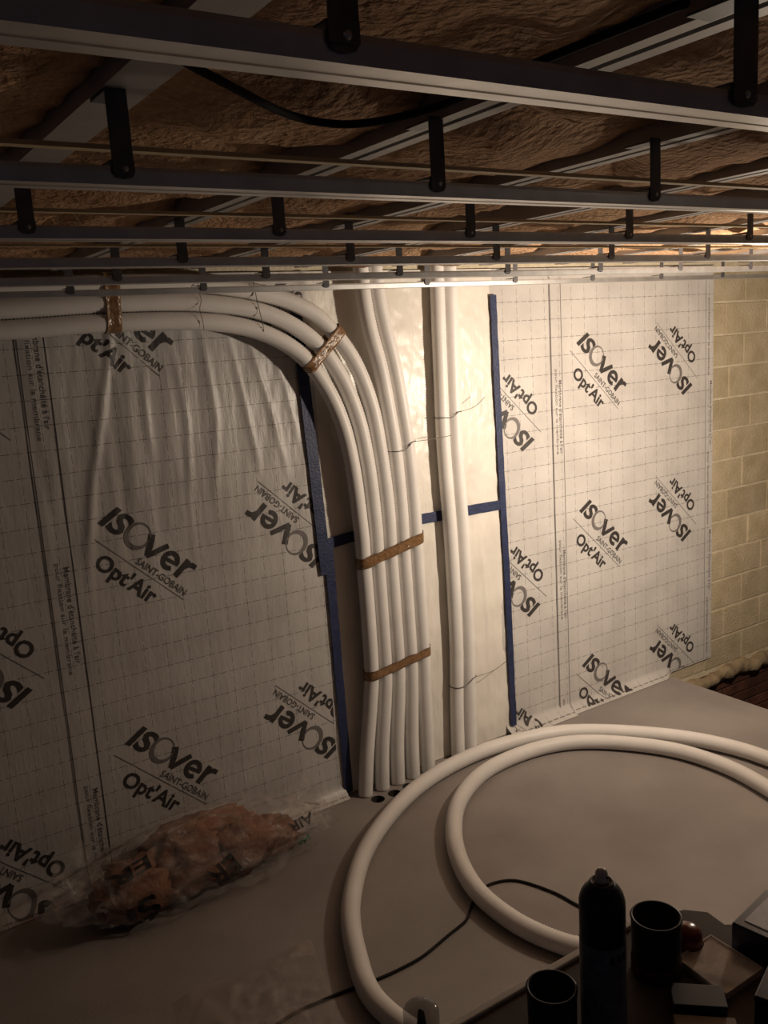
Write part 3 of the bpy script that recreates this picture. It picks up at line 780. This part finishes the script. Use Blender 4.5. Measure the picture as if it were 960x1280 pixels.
# print on the bag, laid onto the film surface from the room side
sk = [v.co.copy() for v in skin.data.vertices]; skp = [tuple(p.vertices) for p in skin.data.polygons]
bvh = BVHTree.FromPolygons(sk, skp)
def bag_print(body, wd, hgt, cx, cz, ang, mat=INK, name='bag_print'):
    bm = text_bm(body, wd, hgt, 0.025)
    bmesh.ops.triangulate(bm, faces=bm.faces[:])
    for _ in range(2):
        le = [e for e in bm.edges if e.calc_length() > 0.015]
        if le: bmesh.ops.subdivide_edges(bm, edges=le, cuts=1); bmesh.ops.triangulate(bm, faces=[f for f in bm.faces if len(f.verts) > 3])
    kill = []
    for v in bm.verts:
        x, y = v.co.x - wd / 2, v.co.y - hgt / 2
        px = cx + x * math.cos(ang) - y * math.sin(ang); pz = cz + x * math.sin(ang) + y * math.cos(ang)
        dr = Vector((0.25, 0.75, -0.6)).normalized()
        org = Vector((px, -0.1, pz)) - dr * 1.0
        hit = bvh.ray_cast(org, dr)
        if hit[0] is None: kill.append(v)
        else: v.co = hit[0] - dr * 0.004
    bmesh.ops.delete(bm, geom=kill, context='VERTS')
    return bm_obj(name, bm, mat, bag)
bag_print('SI', 0.12, 0.10, -0.24, 0.045, math.radians(200))
bag_print('ER', 0.13, 0.10, 0.09, 0.075, math.radians(205))
bag_print('ER', 0.16, 0.07, -0.28, 0.235, math.radians(195))
bag_print('AIR', 0.12, 0.06, 0.46, 0.17, math.radians(190))
bag_print('opt', 0.06, 0.03, 0.47, 0.085, math.radians(20), GREENM)

# loose plastic film lying on the floor in front
def film_sheet(name, x0, x1, y0, y1, h, seed, mat):
    nx, ny = 50, 36; vs_, fs = [], []
    for j in range(ny + 1):
        for i in range(nx + 1):
            u, v = i / nx, j / ny
            e = min(u, 1 - u, v, 1 - v) * 4; e = min(1, e)
            wob = 0.05 * noise.noise(Vector((u * 3, v * 3, seed)))
            x = x0 + (x1 - x0) * (u + wob) + 0.12 * (v - 0.5); y = y0 + (y1 - y0) * (v + 0.05 * noise.noise(Vector((u * 3, v * 3, seed + 5))))
            z = 0.004 + h * e * (0.35 + abs(fbm(u * 4, v * 4, seed, 4)) * 1.6)
            vs_.append((x, y, z))
    W_ = nx + 1
    for j in range(ny):
        for i in range(nx):
            a = j * W_ + i; fs.append((a, a + 1, a + W_ + 1, a + W_))
    return mesh_obj(name, vs_, fs, mat, None, smooth=True)
o = film_sheet('plastic_film', 0.72, 1.26, -1.28, -0.86, 0.05, 4.0, FILM2)
tag(o, 'crumpled clear plastic film lying on the floor at the bottom edge', 'plastic film')

# ------------------------------------------------------------------ work board near the camera and what stands on it
BOARDM = noisy('board_plywood', (0.06, 0.045, 0.035), (0.10, 0.075, 0.06), 9, 0.7)
EDGEM = noisy('board_edge', (0.74, 0.70, 0.66), (0.80, 0.76, 0.72), 12, 0.5)
BLACKP = noisy('black_plastic', (0.012, 0.012, 0.013), (0.02, 0.02, 0.022), 20, 0.42)
CANM = noisy('can_paint', (0.02, 0.022, 0.035), (0.035, 0.038, 0.055), 16, 0.32, metal=0.3)
CANL = noisy('can_label', (0.11, 0.115, 0.15), (0.17, 0.18, 0.22), 40, 0.4)
NOZM = mat_base('nozzle', (0.70, 0.68, 0.62), 0.4)[0]
REDM = mat_base('red_plastic', (0.16, 0.006, 0.01), 0.22, 0, 0.6)[0]
CLEARM = film_material('clear_plastic', (0.85, 0.78, 0.75), 0.72, 0.12, 0.1, 6)
LABELB = mat_base('label_navy', (0.03, 0.035, 0.09), 0.35)[0]
LABELP = noisy('label_pale', (0.62, 0.63, 0.72), (0.70, 0.71, 0.80), 60, 0.4)
WOODB = noisy('pale_wood', (0.34, 0.27, 0.21), (0.42, 0.34, 0.27), 14, 0.7)
ZB = 1.15
bd = empty('work_board', (1.0, -2.9, 0)); tag(bd, 'dark work board on legs with a pale raised back edge, under the spray can', 'board')
outl = [(-0.62, 0.290), (0.05, 0.287), (0.145, 0.272), (0.205, 0.255), (0.232, 0.225), (0.226, 0.185), (0.26, 0.160), (0.46, 0.155), (0.46, -0.35), (-0.62, -0.35)]
n = len(outl)
vs_ = [(x, y, ZB - 0.022) for x, y in outl] + [(x, y, ZB) for x, y in outl]
fs = [tuple(range(n)), tuple(reversed(range(n, 2 * n)))] + [(i, n + i, n + (i + 1) % n, (i + 1) % n) for i in range(n)]
top = mesh_obj('board_top', vs_, fs, BOARDM, bd)
bm_ = bmesh.new(); bm_.from_mesh(top.data); bmesh.ops.recalc_face_normals(bm_, faces=bm_.faces[:]); bm_.to_mesh(top.data); bm_.free()
bm_obj('edge_strip', box_bm(-0.62, 0.10, 0.278, 0.292, ZB - 0.022, ZB + 0.006, 0.002), EDGEM, bd)
for lx, ly in ((-0.55, -0.28), (-0.55, 0.20), (0.39, -0.28), (0.39, 0.08)):
    bm_obj('leg', box_bm(lx - 0.02, lx + 0.02, ly - 0.02, ly + 0.02, 0.0, ZB - 0.022, 0.003), BOARDM, bd)

can = empty('spray_can', (0.862, -2.775, ZB)); tag(can, 'dark spray can with a pale nozzle standing on the work board', 'spray can')
lathe('can_body', [(0.0310, 0.0), (0.0330, 0.003), (0.0330, 0.236), (0.0322, 0.240), (0.0300, 0.247), (0.0255, 0.255), (0.0200, 0.260), (0.0185, 0.262)], CANM, can, 40)
clab = lathe('can_label', [(0.0333, 0.012), (0.0334, 0.014), (0.0334, 0.176), (0.0333, 0.178)], CANL, can, 40, cap=False)
for k in range(4):     # small dark print marks at the top of the label
    a0 = math.radians(-118 + k * 17)
    vs_, fs = [], []
    for j in range(4):
        a = a0 + math.radians(j * 3.4)
        for z in (0.155, 0.168): vs_.append((0.0337 * math.cos(a), 0.0337 * math.sin(a), z))
    for j in range(3): fs.append((2 * j, 2 * j + 2, 2 * j + 3, 2 * j + 1))
    mesh_obj('print_mark', vs_, fs, CANM, clab)
lathe('valve_cup', [(0.0175, 0.260), (0.0180, 0.265), (0.0150, 0.267), (0.0130, 0.264)], STEELD, can, 28)
lathe('nozzle', [(0.0085, 0.263), (0.0095, 0.268), (0.0090, 0.279), (0.0065, 0.284), (0.0030, 0.2855)], NOZM, can, 20)
sp_ = lathe('spray_hole', [(0.0022, 0), (0.0022, 0.0012)], INK, can, 10); sp_.rotation_euler = (math.pi / 2, 0, 0); sp_.location = (0.002, -0.0088, 0.275)

def cup(x, y, r, h, label, inner=None):
    c = empty('black_cup', (x, y, ZB)); tag(c, label, 'cup', 'black cups on the work board')
    lathe('cup_body', [(r * 0.94, 0.0), (r * 0.96, 0.003), (r, h), (r - 0.003, h), (r * 0.92, 0.006)], BLACKP, c, 36)
    vs_, fs = [], []; q = 36
    path = [Vector((math.cos(2 * math.pi * k / q) * (r - 0.0012), math.sin(2 * math.pi * k / q) * (r - 0.0012), h)) for k in range(q)]
    for k in range(q):
        a = 2 * math.pi * k / q
        for t in range(6):
            b = 2 * math.pi * t / 6; rr = r - 0.0012 + 0.0026 * math.cos(b); vs_.append((rr * math.cos(a), rr * math.sin(a), h + 0.002 * math.sin(b)))
    for k in range(q):
        for t in range(6):
            fs.append((k * 6 + t, ((k + 1) % q) * 6 + t, ((k + 1) % q) * 6 + (t + 1) % 6, k * 6 + (t + 1) % 6))
    mesh_obj('rim', vs_, fs, BLACKP, c, smooth=True)
    return c
cup(0.797, -2.735, 0.0365, 0.10, 'open black cup in front and left of the spray can')
c2 = cup(1.042, -2.72, 0.0400, 0.10, 'open black cup right of the spray can, with a dark red foot')
lathe('red_foot', [(0.0385, 0.002), (0.0402, 0.004), (0.0405, 0.026), (0.0395, 0.028)], mat_base('dark_red', (0.07, 0.004, 0.008), 0.4)[0], c2, 36, cap=False)

jar = empty('clear_jar', (0.620, -2.654, ZB)); tag(jar, 'small clear plastic jar with a pointed nozzle inside, at the bottom edge beside the coil', 'jar')
lathe('jar_wall', [(0.024, 0.0), (0.0255, 0.003), (0.0262, 0.098), (0.0235, 0.103), (0.016, 0.106), (0.001, 0.107)], film_material('jar_plastic', (0.12, 0.12, 0.15), 0.40, 0.12, 0.05, 6), jar, 30)
lathe('inner_nozzle', [(0.016, 0.002), (0.016, 0.06), (0.008, 0.068), (0.0045, 0.098), (0.002, 0.100)], BLACKP, jar, 18)

rd = empty('red_plastic_knob', (1.128, -2.712, ZB)); tag(rd, 'small glossy red round cap behind the clear lid', 'cap')
lathe('cap_body', [(0.0255, 0.0), (0.0265, 0.003), (0.0265, 0.022), (0.0235, 0.033), (0.015, 0.039), (0.002, 0.041)], REDM, rd, 28)
lathe('grip_ring', [(0.0268, 0.004), (0.0282, 0.006), (0.0282, 0.011), (0.0268, 0.013)], REDM, rd, 28, cap=False)

# clear lid of a parts box, lying tilted at the right
lid = empty('clear_box_cover', (1.165, -2.79, ZB + 0.0005)); tag(lid, 'clear plastic box lid lying flat at lower right', 'lid')
def quad_prism(pts, z0, z1):
    n = len(pts); v = [(x, y, z0) for x, y in pts] + [(x, y, z1) for x, y in pts]
    f = [tuple(reversed(range(n))), tuple(range(n, 2 * n))] + [(i, (i + 1) % n, n + (i + 1) % n, n + i) for i in range(n)]
    return v, f
LQ = [(1.072, -2.830), (1.168, -2.830), (1.172, -2.727), (1.080, -2.729)]
LQ = [(x - 1.165, y + 2.79) for x, y in LQ]
v, f = quad_prism(LQ, 0.008, 0.0105); mesh_obj('lid_plate', v, f, CLEARM, lid)
for i in range(4):
    a, b = Vector(LQ[i]), Vector(LQ[(i + 1) % 4]); d = (b - a).normalized(); nn = Vector((-d.y, d.x)) * 0.003
    v, f = quad_prism([tuple(a), tuple(b), tuple(b + nn), tuple(a + nn)], 0.0, 0.0125); mesh_obj('lid_rim', v, f, CLEARM, lid)

lb = empty('labelled_box', (1.238, -2.788, ZB)); tag(lb, 'small navy box with a pale label on top, beside the clear lid', 'box')
lb.rotation_euler = (0, 0, math.radians(9))
bb = bm_obj('box_body', box_bm(-0.052, 0.075, -0.036, 0.036, 0.001, 0.050, 0.003), LABELB, lb)
bm_obj('label_panel', box_bm(-0.034, 0.070, -0.033, 0.022, 0.0495, 0.0512, 0.0), LABELP, bb)

db = empty('black_case', (1.028, -2.812, ZB)); tag(db, 'low black case in front of the clear lid', 'case'); db.rotation_euler = (0, 0, math.radians(-43))
bm_obj('case_body', box_bm(-0.040, 0.040, -0.024, 0.024, 0.0, 0.016, 0.003), BLACKP, db)
bm_obj('case_lid', box_bm(-0.0405, 0.0405, -0.0245, 0.0245, 0.0165, 0.022, 0.002), BLACKP, db)
wk = bm_obj('wood_block', box_bm(-0.045, 0.045, -0.018, 0.018, 0.0, 0.014, 0.002), WOODB, None, loc=(0.995, -2.852, ZB)); wk.rotation_euler = (0, 0, math.radians(-43))
tag(wk, 'pale wooden offcut at the bottom edge below the black case', 'wood')
nb = empty('navy_case', (1.115, -2.905, ZB)); tag(nb, 'dark navy case cut off by the lower right corner', 'case'); nb.rotation_euler = (0, 0, math.radians(20))
bm_obj('case_body', box_bm(-0.05, 0.05, -0.035, 0.035, 0.0, 0.045, 0.004), CANM, nb)
bm_obj('case_lid', box_bm(-0.0505, 0.0505, -0.0355, 0.0355, 0.0455, 0.056, 0.003), CANM, nb)
